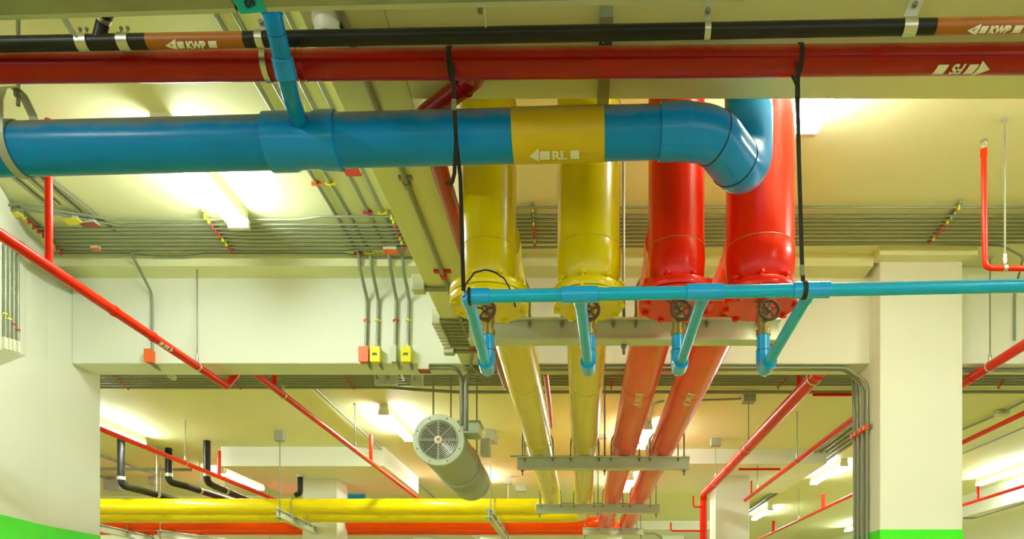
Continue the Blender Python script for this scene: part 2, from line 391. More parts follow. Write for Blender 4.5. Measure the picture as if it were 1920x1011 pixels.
kclamp(1704,'wide steel clamp with tilted strap where black pipe turns brown',.034,(.03,-.02,.1))
# flat brace and loose rod near the tray
o=MB().bar(P(88,-20,1.86),P(139,66,1.98),.022,.006,(0,1,0)).build('brace_bar','galv',smooth=False); tag(o,'flat grey steel brace slanting down from the tray to the waste pipe','brace')
t=thing('hanger_bracket','grey strap bracket with a long white pin under the tray edge','bracket',P(903,0,1.80))
MB().bar(P(898,-14,1.80),P(900,24,1.83),.017,.004,(0,1,0)).build('strap_plate','galv',t,smooth=False)
MB().tube([P(907,-8,1.795),P(911,51,1.86)],.002,8).build('pin','steel',t)
MB().lathe(P(901,24,1.825),(0,-1,0),[(0,.006),(.006,.006),(.006,.003),(.012,.003)],6).build('bolt','rod',t)
# round ceiling speaker
s=P(616,18,2.09); s.z=SOFF
t=thing('ceiling_detector','round cream ceiling detector with dark slots behind the black pipe','detector',s)
MB().lathe(s,(0,0,-1),[(0,.044),(.012,.044),(.016,.038),(.04,.036),(.05,.03),(.053,.0)],40).build('cap','cream',t)
mb=MB()
for a in range(7): mb.box(s+V((math.cos(a*.18-.3)*.0375,math.sin(a*.18-.3)*.0375,-.026)),(.004,.004,.018))
mb.build('slot','dark',t,smooth=False)
# strut on the foreground soffit
t=thing('strut_channel','dark steel strut fixed to the soffit above the yellow band','strut',(.068,2.28,SOFF-.02))
MB().bb((.05,2.05,SOFF-.028),(.086,2.412,SOFF)).build('rail','galvd',t,smooth=False)
MB().lathe((.06,2.13,SOFF-.028),(0,0,-1),[(0,.008),(.006,.008),(.006,.004),(.012,.004)],6).build('bolt','rod',t)
# ---------------------------------------------------------------- fire main FS
F0=P(-60,127.5,2.15); F1=P(1980,109.5,2.15); FR=.0385; F0,F1=F0-(F1-F0)*.1,F1+(F1-F0)*.5; fd=(F1-F0).normalized()
t=thing('fire_pipe','long dark red fire pipe crossing the whole view under the waste pipe','pipe',line(F0,F1,.5))
MB().tube([F0,F1],FR,48).build('pipe_body','fire',t)
for px in (560,838,572):
    mb=MB(); mb.torus(at_px(F0,F1,px),fd,FR,.0025 if px!=572 else .0015,40,6); mb.build('weld_bead','fire',t)
mb=MB(); ring(mb,at_px(F0,F1,502),fd,FR+.001,.016,.004); mb.build('clamp_ring','steel',t)
marking(t,[('a',-1,.036),('g',.004),('b',.026),('g',.010),('t','FS'),('g',.014),('b',.03)],.027,at_px(F0,F1,1801),-fd,below(74),FR,shear=.3)
# red branch along the lengthwise beam
zb=1.617; j=at_px(F0,F1,884)
bp=thing('fire_branch_pipe','dark red branch pipe running away beside the narrow beam','pipe',j)
pts=[j+V((0,.02,.012)),V((j.x,2.245,1.612)),V((-.503,2.43,zb)),V((-.503,5.22,zb)),V((-.503,5.22,2.27))]
MB().tube(pts,.030,32,fil=.05).build('pipe_body','fire',bp)
mb=MB(); d=(pts[2]-pts[1]).normalized(); mb.torus(pts[1]+d*.055,d,.032,.002,32,6); mb.build('weld_bead','fire',bp)
# ---------------------------------------------------------------- big blue drain pipe
t=thing('drain_pipe','large blue drain pipe crossing in front of four coloured risers','pipe',line(BL0,BL1,.5))
BR=.0735; bd=(BL1-BL0).normalized()
cc=at_px(BL0,BL1,1290)
MB().tube([BL0,at_px(BL0,BL1,1248)],BR,56).build('pipe_body','blue',t)
y0=at_px(BL0,BL1,962); y1=at_px(BL0,BL1,1132)
b=MB().lathe(y0,bd,[(0,BR),(0,BR+.0018),((y1-y0).length,BR+.0018),((y1-y0).length,BR)],56).build('yellow_band','band',t); b['label']='ochre yellow band with white arrow and letters RL'
marking(b,[('a',-1,.030),('g',.003),('b',.03),('g',.008),('t','RL'),('g',.01),('b',.026)],.030,at_px(BL0,BL1,1038),bd,below(76),BR+.0018)
# tee fitting around the vent
a0=at_px(BL0,BL1,503); a1=at_px(BL0,BL1,638); L=(a1-a0).length
MB().lathe(a0,bd,[(0,BR),(.003,BR+.0075),(.075,BR+.0075),(.09,BR+.002),(L-.075,BR+.002),(L-.06,BR+.0085),(L-.003,BR+.0085),(L,BR)],56).build('tee_fitting','bluefit',t)
c0=at_px(BL0,BL1,1236); c1_=at_px(BL0,BL1,1293)
MB().lathe(c0,bd,[(0,BR),(.001,BR+.006),((c1_-c0).length-.006,BR+.007),((c1_-c0).length,BR+.002)],56).build('coupling','bluefit',t)
ez=1.475
RX,RY=.555,2.535
e=[c1_-bd*.02, V((.405,2.335,1.497)), V((RX,RY,ez)), V((RX,RY,1.70))]
EP=fillet(e,.17,12)
MB().tube(EP,BR+.006,56).build('elbow','bluefit',t)
for kx in (8,14,):
    mb=MB(); dd=(EP[kx+1]-EP[kx-1]).normalized(); mb.torus(EP[kx],dd,BR+.006,.0022,48,6); mb.build('joint_ring','black',t)
MB().tube([(RX,RY,1.62),(RX,RY,CEIL-.001)],BR+.004,56).build('riser','blue',t)
mb=MB()
for a in (.0,.25,.5):
    mb.torus(V((RX+.01,RY-BR-.004,1.735)),(0,1,0),.02+.004*a,.0016,10,5,1.2+a,2.9+a)
mb.build('scuff_mark','band',t)
# clevis hanger at the left end of the drain
hc=at_px(BL0,BL1,34); h=thing('pipe_hanger','grey strap hanger with a bolt around the blue drain pipe end','hanger',hc)
hd=(bd*.97+V((0,-.22,0))).normalized()
ring(MB(),hc,bd,BR+.001,.026,.004,48).build('strap','plate',h)
top=hc+V((0,0,BR+.105))
for s,nm in ((-1,'yoke'),(1,'yoke')):
    MB().bar(hc+V((0,s*(BR+.004),.0)),hc+V((0,s*(BR+.004),BR+.03)),.026,.004,(0,1,0)).build(nm,'galv',h,smooth=False)
MB().ribbon([hc+V((0,-(BR+.004),BR+.025)),hc+V((0,-(BR-.01),BR+.07)),top+V((0,-.02,0)),top+V((0,.02,0)),hc+V((0,BR-.01,BR+.07)),hc+V((0,BR+.004,BR+.025))],bd,.026,.004).build('yoke','galv',h,smooth=False)
MB().tube([top+V((0,0,-.045)),top+V((0,0,CEIL-top.z))],.006,10).build('rod','rod',h)
MB().lathe(top+V((0,0,-.018)),(0,0,1),[(0,.012),(.014,.012)],6).build('nut','rod',h)
# ---------------------------------------------------------------- four risers with flanged ends, running back as pipes
PZ,PR,RYD=1.46,.104,2.85
YT=[9.53,10.22,11.15,11.65]            # depth where each turns along the garage
def riser(x,r,fr,m,mh,yt,label,lobed,word):
    t=thing('riser_pipe',label,'pipe',(x,RYD,1.16),'coloured risers with flanged ends')
    MB().tube([(x,RYD,1.40),(x,RYD,CEIL-.001)],r,56).build('riser','%s'%m,t)
    MB().lathe((x,RYD,1.40),(0,0,-1),[(0,r),(.004,r+.001),(.05,r*1.02),(.10,r*.985),(.135,r*.90),(.155,r*.80),(.17,r*.74),(.185,r*.74)],56).build('reducer',m,t)
    for zz in (1.398,1.93): MB().torus((x,RYD,zz),(0,0,1),r,.0022,56,6).build('weld_bead','brown' if 'red' in m else 'band',t)
    MB().lathe((x,RYD,1.246),(0,0,-1),[(0,r*.74),(0,fr*.985),(.003,fr),(.028,fr),(.031,fr*.985),(.031,.03)],56).build('flange',m,t)
    bf=MB().lathe((x,RYD,1.212),(0,0,-1),[(0,.03),(0,fr*.985),(.003,fr),(.027,fr),(.030,fr*.985),(.030,.0)],56).build('blind_flange',m,t)
    nb=8
    for k in range(nb):
        a=2*PI*(k+.5)/nb+(.2 if lobed else 0); rr=fr-.018; o=V((x+rr*math.cos(a),RYD+rr*math.sin(a),1.172))
        if lobed: o=V((x+(fr-.008)*math.cos(a),RYD+(fr-.008)*math.sin(a),1.172))
        MB().lathe(o,(0,0,1),[(0,.009),(.002,.0135),(.012,.0135),(.012,.008),(.083,.008),(.083,.0135),(.094,.0135),(.096,.009)],6).build('bolt',m,t)
    # run: from the tee back and then along the garage
    MB().tube([(x,RYD+.02,PZ),(x,yt,PZ),(-13,yt,PZ)],PR,40,fil=.30).build('horizontal_run',mh,t)
    MB().lathe((x,RYD+r*.6,PZ),(0,1,0),[(0,PR+.006),(.09,PR+.006),(.12,PR+.001)],48).build('tee_fitting',mh,t)
    for y in (4.55,5.95,8.1): MB().torus((x,y+.12*x,PZ),(0,1,0),PR,.0022,40,6).build('weld_bead',mh,t)
    for xx in (-1.3,-4.2): MB().torus((xx,yt,PZ),(1,0,0),PR,.002,40,6).build('weld_bead',mh,t)
    if word: marking(t,[('b',.03),('g',.02),('t','ISMO'),('g',.02),('a',1,.04)],.045,(x,4.62,PZ),(0,1,0),V((-x*.25,-.55,-1)),PR,name='stencil_marking')
    return t
xs=[-.343,.028,.355,.668]
riser(xs[0],.10,.147,'yellow','yellow',YT[0],'yellow riser with a wide bolted flange next to the narrow beam',False,False)
riser(xs[1],.117,.131,'yellow','yellow',YT[1],'broad yellow riser directly under the ochre band of the drain pipe',True,False)
riser(xs[2],.104,.140,'red','redor',YT[2],'red riser with a wide bolted flange under the drain pipe coupling',False,True)
riser(xs[3],.126,.135,'red','redor',YT[3],'broad red riser under the blue elbow beside the black strap',True,True)
# ---------------------------------------------------------------- small blue drain header with four legs
H0=P(878,556.5,2.2); H1=P(1980,535,2.2); H1=H1+(H1-H0)*.9; HR=.0186; hdv=(H1-H0).normalized()
t=thing('drain_header','slim light blue pipe with four arms reaching back under the valves','pipe',H0)
MB().tube([H0+hdv*.02,H1],HR,28).build('pipe_body','sky',t)
LZ=.925; LY=2.80
for i,x in enumerate(xs):
    hx=[H0.x, (1087-CX)/F*2.2, (1321-CX)/F*2.2, (1521-CX)/F*2.2][i]
    c=line(H0,H1,(hx-H0.x)/(H1.x-H0.x))
    tx=x
    tgt=V((tx,LY,LZ))
    if i==0:
        MB().tube(fillet([c+hdv*.06,c,c+(tgt-c).normalized()*.045],.04),.0225,28).build('elbow','skyfit',t)
    else:
        MB().lathe(c-hdv*.053,hdv,[(0,.019),(.001,.0232),(.105,.0232),(.106,.019)],28).build('tee_fitting','skyfit',t)
        MB().tube([c,c+(tgt-c).normalized()*.05],.0215,28).build('tee_fitting','skyfit',t)
    MB().tube([c,tgt-(tgt-c).normalized()*.02],.0178,28).build('arm','sky',t)
    dv=(tgt-c).normalized()
    el=MB().tube(fillet([tgt-dv*.10,tgt,V((tx,LY,LZ+.075))],.045,10),.0262,28); el.build('elbow','skyfit',t)
    MB().tube([V((tx,LY,LZ+.055)),V((tx,LY,1.062))],.0236,28).build('leg','skyfit',t)
    mb=MB(); mb.torus((tx,LY,LZ+.076),(0,0,1),.0262,.0012,28,6); mb.build('joint_ring','black',t)
# gate valves
vl=['brass gate valve with rusty wheel beneath the flange of the leftmost yellow riser','brass gate valve with rusty wheel half hidden by a blue arm under broad yellow riser','brass gate valve with rusty wheel under the narrower red riser','brass gate valve with rusty wheel under the broad red riser beside the strap']
for i,x in enumerate(xs):
    t=thing('gate_valve',vl[i],'valve',(x,LY,1.06),'gate valves under the flanges')
    MB().lathe((x,LY,1.055),(0,0,1),[(0,.022),(.003,.027),(.022,.027),(.024,.02),(.05,.023),(.08,.023),(.1,.02),(.102,.026),(.118,.026),(.12,.02),(.127,.018)],12).build('valve_body','brass',t)
    MB().lathe((x,LY,1.117),(0,-1,0),[(0,.02),(.03,.019),(.035,.015),(.05,.014),(.052,.006),(.092,.005)],16).build('bonnet','brass',t)
    wc=V((x,LY-.088,1.117)); w=MB(); w.torus(wc,(0,1,0),.034,.0062,36,8)
    for k in range(14):
        a=2*PI*k/14; w.lathe(wc+V((math.cos(a)*.034,-.0075,math.sin(a)*.034)),(0,1,0),[(0,.004),(.015,.004)],6)
    for k in range(5):
        a=2*PI*k/5+PI/2; w.bar(wc,wc+V((math.cos(a)*.03,0,math.sin(a)*.03)),.005,.005,(0,1,0))
    w.lathe(wc+V((0,-.006,0)),(0,1,0),[(0,.009),(.012,.009)],12); w.build('handwheel','wheel',t)
    MB().lathe(wc+V((0,-.010,0)),(0,1,0),[(0,.005),(.004,.005)],6).build('nut','rod',t)
    if i>=2: MB().bar(wc+V((-.01,.01,.02)),wc+V((-.052,.012,.036)),.004,.004,(0,1,0)).build('stop_pin','wheel',t)
# cable loop over the first flange
o=MB().tube(fillet([P(870,556,2.19),P(872,535,2.25),P(890,511,2.5),P(918,504,2.60),P(945,522,2.55),P(960,548,2.45),P(966,575,2.33)],.06),.003,8).build('cord_loop','webbing'); tag(o,'thin black cord looped over the yellow bolted flange','cord')
# ---------------------------------------------------------------- webbing straps
t=thing('webbing_strap','black webbing strap with buckle and loose curled end by the yellow riser','strap',at_px(F0,F1,846))
def loop_around(c,axis,r,w,th):
    mb=MB(); mb.lathe(V(c)-V(axis).normalized()*w/2,axis,[(0,r),(0,r+th),(w,r+th),(w,r)],32); return mb
c=at_px(F0,F1,846); loop_around(c,fd,FR+.0008,.012,.0022).build('loop','webbing',t)
wx=V((1,0,0))
s0=P(848,118,2.107)
MB().ribbon([s0,P(851,158,2.125),P(851.5,190,2.15),P(855,262,2.235),P(863,330,2.225),P(866.5,440,2.21),P(869,545,2.175)],wx,.0115,.0022).build('webbing_length','webbing',t,smooth=False)
MB().ribbon([P(851.5,196,2.146),P(855,262,2.228),P(852,325,2.20),P(848,342,2.20),P(842,347,2.20),P(836,343,2.19)],wx,.011,.0022).build('loose_end','webbing',t,smooth=False)
MB().box(P(851,196,2.140),(.0135,.006,.03)).build('buckle','rod',t,smooth=False,bevel=.001)
loop_around(H0+hdv*.004,hdv,.0228,.007,.002).build('loop','webbing',t)
t=thing('webbing_strap','straight black webbing strap tying the slim blue pipe to the fire pipe','strap',at_px(F0,F1,1497))
loop_around(at_px(F0,F1,1497),fd,FR+.0008,.012,.0022).build('loop','webbing',t)
MB().ribbon([P(1497,116,2.107),P(1496,150,2.13),P(1495.5,190,2.15),P(1498,300,2.165),P(1504,500,2.175),P(1506,528,2.172)],wx,.0115,.0024).build('webbing_length','webbing',t,smooth=False)
MB().ribbon([P(1484,140,2.125),P(1490,152,2.13),P(1494,162,2.133)],wx,.007,.002).build('loose_end','webbing',t,smooth=False)
MB().box(P(1495.5,172,2.137),(.0125,.006,.035)).build('buckle','webbing',t,smooth=False)
MB().box(P(1504,507,2.170),(.0125,.005,.03)).build('buckle','rod',t,smooth=False)
cs=line(H0,H1,((1507-CX)/F*2.2-H0.x)/(H1.x-H0.x)); loop_around(cs,hdv,.0233,.013,.0025).build('loop','webbing',t)
# ---------------------------------------------------------------- pipe trapezes (I-beams on rods with U bolts)
def ibeam(p,q,h=.1,w=.075,tf=.010,tw=.010):
    mb=MB(); p=V(p); q=V(q); u=(q-p).normalized(); s=u.cross(V((0,0,1))).normalized(); c=(p+q)/2; L=(q-p).length; Z=V((0,0,1))
    mb.box(c+Z*(-tf/2),(L,w,tf),(u,s,Z)); mb.box(c+Z*(-h+tf/2),(L,w,tf),(u,s,Z)); mb.box(c+Z*(-h/2),(L,tw,h-2*tf),(u,s,Z)); return mb
def hexnut(o,r=.014,h=.012): return MB().lathe(o,(0,0,1),[(0,r*.9),(.002,r),(h-.002,r),(h,r*.9)],6)
def trapeze(p,q,rods,ubolts,label,runs_x=True,rod_r=.0065,mtl='ibeam',plates=False,h=.1):
    p=V(p); q=V(q); u=(q-p).normalized(); s=u.cross(V((0,0,1))).normalized()
    t=thing('pipe_support',label,'pipe support',(p+q)/2,'hanging steel pipe supports')
    ibeam(p,q,h).build('support_beam',mtl,t,smooth=False)
    for d in rods:
        o=p+u*d+s*(-.018 if runs_x else .018)
        MB().tube([o+V((0,0,-h-.045)),V((o.x,o.y,CEIL-.001))],rod_r,8).build('threaded_rod','rod',t)
        hexnut(o+V((0,0,-h-.016))).build('nut','rod',t); hexnut(o+V((0,0,.002))).build('nut','rod',t)
        if plates:
            MB().bb((o.x-.05,o.y-.05,CEIL-.12),(o.x+.05,o.y+.05,CEIL)).build('ceiling_cleat','plate',t,smooth=False)
    for d,rad in ubolts:
        if not runs_x: d=d/u.y
        o=p+u*d+s*.026; n=10; pts=[o+u*-(rad+.010)+V((0,0,-.04)),o+u*-(rad+.010)+V((0,0,rad))]
        for k in range(1,n): a=PI-PI*k/n; pts.append(o+u*(rad+.010)*math.cos(a)+V((0,0,rad+.003+(rad+.010)*math.sin(a))))
        pts += [o+u*(rad+.010)+V((0,0,rad)),o+u*(rad+.010)+V((0,0,-.04))]
        ub=MB(); ub.tube(pts,.0055,8)
        for sg in (-1,1): ub.lathe(o+u*(sg*(rad+.010))+V((0,0,-.026)),(0,0,1),[(0,.011),(.010,.011)],6)
        ub.build('u_bolt','rod',t)
    return t
ZT=PZ-PR-.003
for Y,x0,x1,lab in ((3.40,-.50,.885,'grey steel beam support right behind the four valves'),(6.19,-.52,.876,'grey steel beam support carrying four pipes midway, by the fan'),(8.65,-.514,.889,'grey steel beam support carrying four pipes near the yellow bends')):
    rods=[.041,-x0+.19,x1-x0-.04]
    trapeze((x0,Y,ZT),(x1,Y,ZT),rods,[(x-x0,PR) for x in xs],lab)
trapeze((.02,10.77,ZT),(.875,10.77,ZT),[.03,.82],[(xs[2]-.02,PR),(xs[3]-.02,PR)],'short grey steel beam support carrying only the two orange pipes')
trapeze((-3.575,8.95,ZT),(-3.82,11.9,ZT),[.06,2.85],[(.58,PR),(1.27,PR),(2.2,PR)],'lengthwise grey beam support under the long pipes near the far column',False,plates=True)
trapeze((-1.09,8.95,ZT),(-1.15,11.9,ZT),[.06,2.85],[(.58,PR),(1.27,PR),(2.2,PR)],'lengthwise grey beam support under the long pipes right of the fan',False,plates=True)
trapeze((-6.45,8.95,ZT),(-6.65,11.9,ZT),[.06,2.85],[(.58,PR),(1.27,PR),(2.2,PR)],'lengthwise grey beam support under the long pipes against the wall end',False,plates=True)
trapeze((-6.05,10.9,ZT-.01),(-5.2,13.3,ZT-.01),[.02,2.2],[],'grey beam support slanting low under the red pipes near the wall end',False)
# ---------------------------------------------------------------- electrical conduits
RACK='conduits in the ceiling rack'
zc=2.255
def conduit(pts,label,group=None,r=.0072,fil=.06,m='emt',seg=10,cat='conduit'):
    o=MB().tube(pts,r,seg,fil=fil).build('conduit',m,origin=V(pts[0])); tag(o,label,cat,group); return o
def ydep(py,z=zc): return F*z/(CY-py)
# left rack, ten conduits ending at the narrow beam
YL=[ydep(p) for p in (412,421,428.5,435.5,442.5,449.5,457,464,471,476)]
XE=-.767
for i,Y in enumerate(YL):
    if i==0: pts=[P(-40,398,4.08),Q(30,382,zc),Q(110,395,zc),Q(205,411,zc),(-2.6,Y,zc),Q(560,412,zc),Q(600,406,zc),(XE,Y-.035,zc)]
    elif i==1: pts=[P(-40,402,4.1),Q(35,392,zc-.01),Q(110,402,zc-.01),Q(225,423,zc),(-2.55,Y,zc),(XE,Y,zc)]
    elif i==8: pts=[(-3.14,Y,zc),(-1.6,Y,zc),(-1.42,Y,zc),(-1.3,Y-.03,zc),(XE,Y-.03,zc)]
    elif i==9: pts=[(-3.2,Y-.01,zc),(-2.75,Y,zc),(-2.62,Y+.04,zc),(-2.45,Y+.04,zc),(-2.3,Y,zc),(-1.45,Y,zc),(-1.3,Y+.05,zc),(XE,Y+.05,zc)]
    else: pts=[(-3.13+.0*i,Y,zc),(XE,Y,zc)]
    conduit(pts,ORD[i]+' conduit of the rack left of the beam, counted from the lamp side',RACK)
# right rack behind the risers
YR=[ydep(p) for p in (389,404,411.5,419,426,433,440,447.5,455,465)]
for i,Y in enumerate(YR):
    if i<9: pts=[(-.535,Y,zc),(3.1,Y,zc)]+([(3.5,Y+.10,zc)] if i>6 else [(4.2,Y,zc)])
    else: pts=[(-.535,Y,zc),(1.9,Y-.05,zc),(2.50,Y-.03,zc),(2.68,Y+.05,zc-.03),(2.75,YB0-.02,2.1),(2.75,YB0-.02,1.8)]
    conduit(pts,ORD[i]+' conduit of the rack behind the risers, counted from the tube light side','conduits behind the risers')
# strut rails with coloured clamps
def strut_rack(p,q,cols,label,size=.016):
    p=V(p); q=V(q); t=thing('strut_channel',label,'strut',(p+q)/2,'strut rails with coloured clamps')
    ax=(q-p).normalized(); sd=ax.cross(V((0,0,1))).normalized()
    MB().bar(p+V((0,0,.012))-ax*.03,q+V((0,0,.012))+ax*.02,.02,.014).build('rail','galvd',t,smooth=False)
    n=len(cols)
    for k,c in enumerate(cols):
        o=line(p,q,k/(n-1))+V((0,0,-.006)); mb=MB()
        mb.torus(o+V((0,0,.008)),(1,0,0),.0115,.0042,14,6); mb.lathe(o+V((0,-.006,-.004)),(0,0,-1),[(0,.007),(.010,.006)],6)
        mb.build('clamp',{'y':'tagyel','r':'tagred','g':'galvd'}[c],t)
    return t
strut_rack(Q(385,404,zc),Q(437,472,zc),'yyrrryyrr','strut rail with yellow and red clamps just under the twin tube light')
strut_rack(Q(36,396,zc),Q(116,473,zc),'yyrrrryyrr','strut rail with yellow and red clamps nearest the left wall end')
strut_rack(Q(735,406,zc),Q(759,467,zc),'yyrrryyrr','strut rail with yellow and red clamps where conduits meet the narrow beam')
strut_rack(Q(999,392,zc),Q(1003,457,zc),'yggyrrryr','strut rail with dark and red clamps seen between the two yellow risers')
strut_rack(Q(1797,388,zc),Q(1744,453,zc),'yggyrrryr','strut rail with yellow and dark red clamps near the sprinkler stand')
# four lengthwise conduits: along the ceiling, then down the crossbeam to boxes
EX=[-1.362,-1.29,-1.175,-1.095]
zt=2.268
ebx=[('orange','orange box at the foot of a conduit on the crossbeam face'),('tagyel','yellow box marked E beside the orange box on the crossbeam'),('boxgrey','small grey box between two yellow boxes on the crossbeam'),('tagyel','yellow box marked E nearest the narrow beam on the crossbeam')]
for i,x in enumerate(EX):
    yf=YB0-.014
    pts=[(x,1.3,zt),(x,4.60,zt),(x-.002,4.68,2.19),(x-.004,4.685,2.16),(x-.004,yf,2.08),(x-.006,yf,1.72)]
    pts=[(x,1.3,zt),(x,4.66,zt),(x,4.69,2.19),(x,yf,2.06),(x-.008,yf,1.74)]
    conduit(pts,['first','second','third','fourth'][i]+' lengthwise conduit bending down the crossbeam, counted from the lamp','lengthwise conduits down to the boxes',.0105,.05)
    m,lab=ebx[i]; w=.058 if i!=2 else .034
    bx=thing('electrical_box',lab,'electrical box',(x-.008,YB0-.03,1.70),'boxes on the crossbeam')
    z0=1.655; xc=x-.012
    MB().bb((xc-w/2,YB0-.055,z0),(xc+w/2,YB0,z0+.092)).build('box_body',m,bx,smooth=False,bevel=.003)
    MB().bb((xc-w/2-.002,YB0-.059,z0-.002),(xc+w/2+.002,YB0-.055,z0+.094)).build('cover',m,bx,smooth=False)
    if m=='tagyel': marking(bx,[('t','E')],.026,(xc,YB0-.059,z0+.044),(0,0,-1),(0,-1,0),0,'ink',name='black_lettering',lift=.001).name
    MB().tube([(x-.008,YB0-.018,z0+.09),(x-.008,YB0-.018,z0+.115)],.013,8).build('connector','steel',bx)
    # coloured clamp on the conduit
    t=MB(); ring(t,(x-.006,yf,1.93-.0*i),(0,0,1),.0105,.012,.003,14); t.box((x-.006,yf+.004,1.93),(.036,.012,.01))
    o=t.build('conduit_clamp',['orange','tagyel','tagred','tagyel'][i],smooth=False); tag(o,['orange','first yellow','dark red','second yellow'][i]+' clamp holding an upright conduit on the crossbeam face','clamp','clamps on the crossbeam face')
    # jumper under the soffit to a far box
    pj=[V((x+.01,YB0-.02,z0+.01)),V((x+.012,YB0-.0,SOFF-.018)),P(712+[0,24,58,80][i]-2-0*i,709,5.45)]
    e=[P(707,709,5.5),P(728,709,5.5),P(757,712,5.5),P(776,711,5.5)][i]
    conduit([pj[0],pj[1],e],'short dark conduit from the '+['orange box','first yellow box','small grey box','second yellow box'][i]+' back under the crossbeam','jumper conduits under the crossbeam',.0095,.02)
    if i!=2:
        o=MB().bb((e.x-.02,e.y,e.z-.045),(e.x+.06,e.y+.05,e.z+.045)).build('junction_box','boxgrey',smooth=False,bevel=.003); tag(o,'grey junction box behind the crossbeam below the '+['orange box','first yellow box','','second yellow box'][i],'electrical box','junction boxes behind the crossbeam')
# coloured clamps on ceiling stretch of these conduits
for i,(px,py,m,lab) in enumerate([(600,343,'orange','orange clamp on a ceiling conduit below the tee fitting'),(625,342,'tagyel','yellow clamp on a ceiling conduit below the tee fitting'),(698,397,'tagred','dark red clamp just above the rack near the narrow beam'),(722,397,'tagyel','yellow clamp just above the rack near the narrow beam'),(678,474,'tagred','red clamp below the rack on the first lengthwise conduit'),(698,472,'tagyel','yellow clamp below the rack on the second lengthwise conduit')]):
    x=EX[[0,1,2,3,0,1][i]]; Y=F*zt/(CY-py); mb=MB(); mb.box((x,Y,zt-.004),(.05,.014,.016)); ring(mb,(x,Y,zt),(0,1,0),.0105,.014,.004,14)
    o=mb.build('conduit_clamp',m,smooth=False); tag(o,lab,'clamp','clamps on the lengthwise conduits')
# red tag boxes on conduits
def flatbox(px,py,w,d,m,lab,z=zc-.02,h=.03,rot=0):
    c=Q(px,py,z); X=V((math.cos(rot),math.sin(rot),0)); Yv=V((-math.sin(rot),math.cos(rot),0))
    t=thing('junction_box',lab,'electrical box',c+V((0,0,h)),'coloured junction boxes on the conduits')
    MB().box(c+V((0,0,h/2)),(w,d,h),(X,Yv,V((0,0,1)))).build('box_body','boxgrey',t,smooth=False)
    MB().box(c+V((0,0,-.002)),(w*1.04,d*1.04,.005),(X,Yv,V((0,0,1)))).build('cover',m,t,smooth=False)
flatbox(660,321,.075,.07,'tagred','red junction box cover tucked under the tee fitting',zt-.03)
flatbox(733,472,.08,.06,'orange','orange red junction box cover at the rack end by the narrow beam')
flatbox(137,415,.085,.055,'tagyel','yellow junction box cover on the rack beside the red sprinkler drop',rot=-.1)
flatbox(168,421,.09,.045,'redbox','brown red junction box cover beside the yellow cover on the rack',rot=-.1)
flatbox(179,467,.045,.03,'orange','small orange junction box cover at the near edge of the rack')
flatbox(22,402,.10,.05,'tagyel','yellow junction box cover at the left end of the rack',rot=-.15)
# conduits on the left ceiling, slanting to the corner
for i,(a,b) in enumerate([((25,333),(88,385)),((52,333),(110,385)),((75,333),(150,398)),((88,333),(215,432))]):
    conduit([Q(a[0]-55,a[1]-62,zt),Q(*a,zt),Q(*b,zt)],['outermost','second','third','innermost'][i]+' slanting conduit on the ceiling beneath the drain pipe end','slanting conduits by the wall end',.0095)
# single conduit and red box on the crossbeam, left
x=P(288,560,YB0).x
conduit([Q(258,474,zc-.02),(x,YB0-.25,2.25),(x,YB0-.02,2.1),(x,YB0-.014,1.72)],'thin grey conduit curving down the crossbeam to the lone red box','',.008,.08)
bx=thing('electrical_box','lone red box on the crossbeam behind the slanting red sprinkler pipe','electrical box',(x-.01,YB0-.03,1.7))
MB().bb((x-.03,YB0-.05,1.655),(x+.012,YB0,1.735)).build('box_body','orange',bx,smooth=False,bevel=.003)
MB().bb((x-.032,YB0-.054,1.653),(x+.014,YB0-.05,1.737)).build('cover','orange',bx,smooth=False)
o=conduit([(x-.01,YB0-.02,1.66),(x,YB0,SOFF-.015),P(318,703,5.2)],'short dark conduit from the lone red box back under the crossbeam','',.009,.02)
o=MB().lathe(P(322,706,5.2)+V((0,.03,0)),(0,-1,0),[(0,.02),(.05,.02),(.06,.012)],16).build('junction_box','boxgrey'); tag(o,'small round grey box under the crossbeam near the red pipe elbow','electrical box')
# bank of conduits on the wall wedge
wd=(A-B).normalized(); wn=V((wd.y,-wd.x,0)); wn = wn if wn.x>0 else -wn
for i,px in enumerate((28.5,20,12,4)):
    kf=(px-CX)/F; tt=(kf*B.y-B.x)/((A.x-B.x)-kf*(A.y-B.y)); o=line(B,A,tt)+wn.normalized()*.012
    zb_=o.z+.035
    conduit([V((o.x,o.y,zb_+.02)),V((o.x,o.y,2.075-.02*i)),V((o.x+.012,o.y+.10,2.08-.012*i)),V((-3.21+.025*i,4.62,2.15-.017*i)),V((-3.229+.02*i,YB0-.003,2.165-.014*i))],ORD[i]+' upright conduit on the wall wedge, counted from its corner','conduits on the wall wedge',.0095,.08)
    e=MB().box(V((o.x,o.y,zb_)),(.02,.022,.065)).build('conduit_fitting','cream',smooth=False,bevel=.003); tag(e,ORD[i]+' cream conduit end fitting on the wall wedge, counted from its corner','conduit fitting','conduit end fittings on the wall wedge')
    m=['tagred','tagred','tagyel','tagyel'][i]; mb=MB(); ring(mb,(o.x,o.y,1.62+.0*i),(0,0,1),.0095,.009,.003,12); e=mb.build('conduit_clamp',m); tag(e,ORD[i]+' small clamp on the wall wedge conduits, counted from its corner','clamp','clamps on the wall wedge')
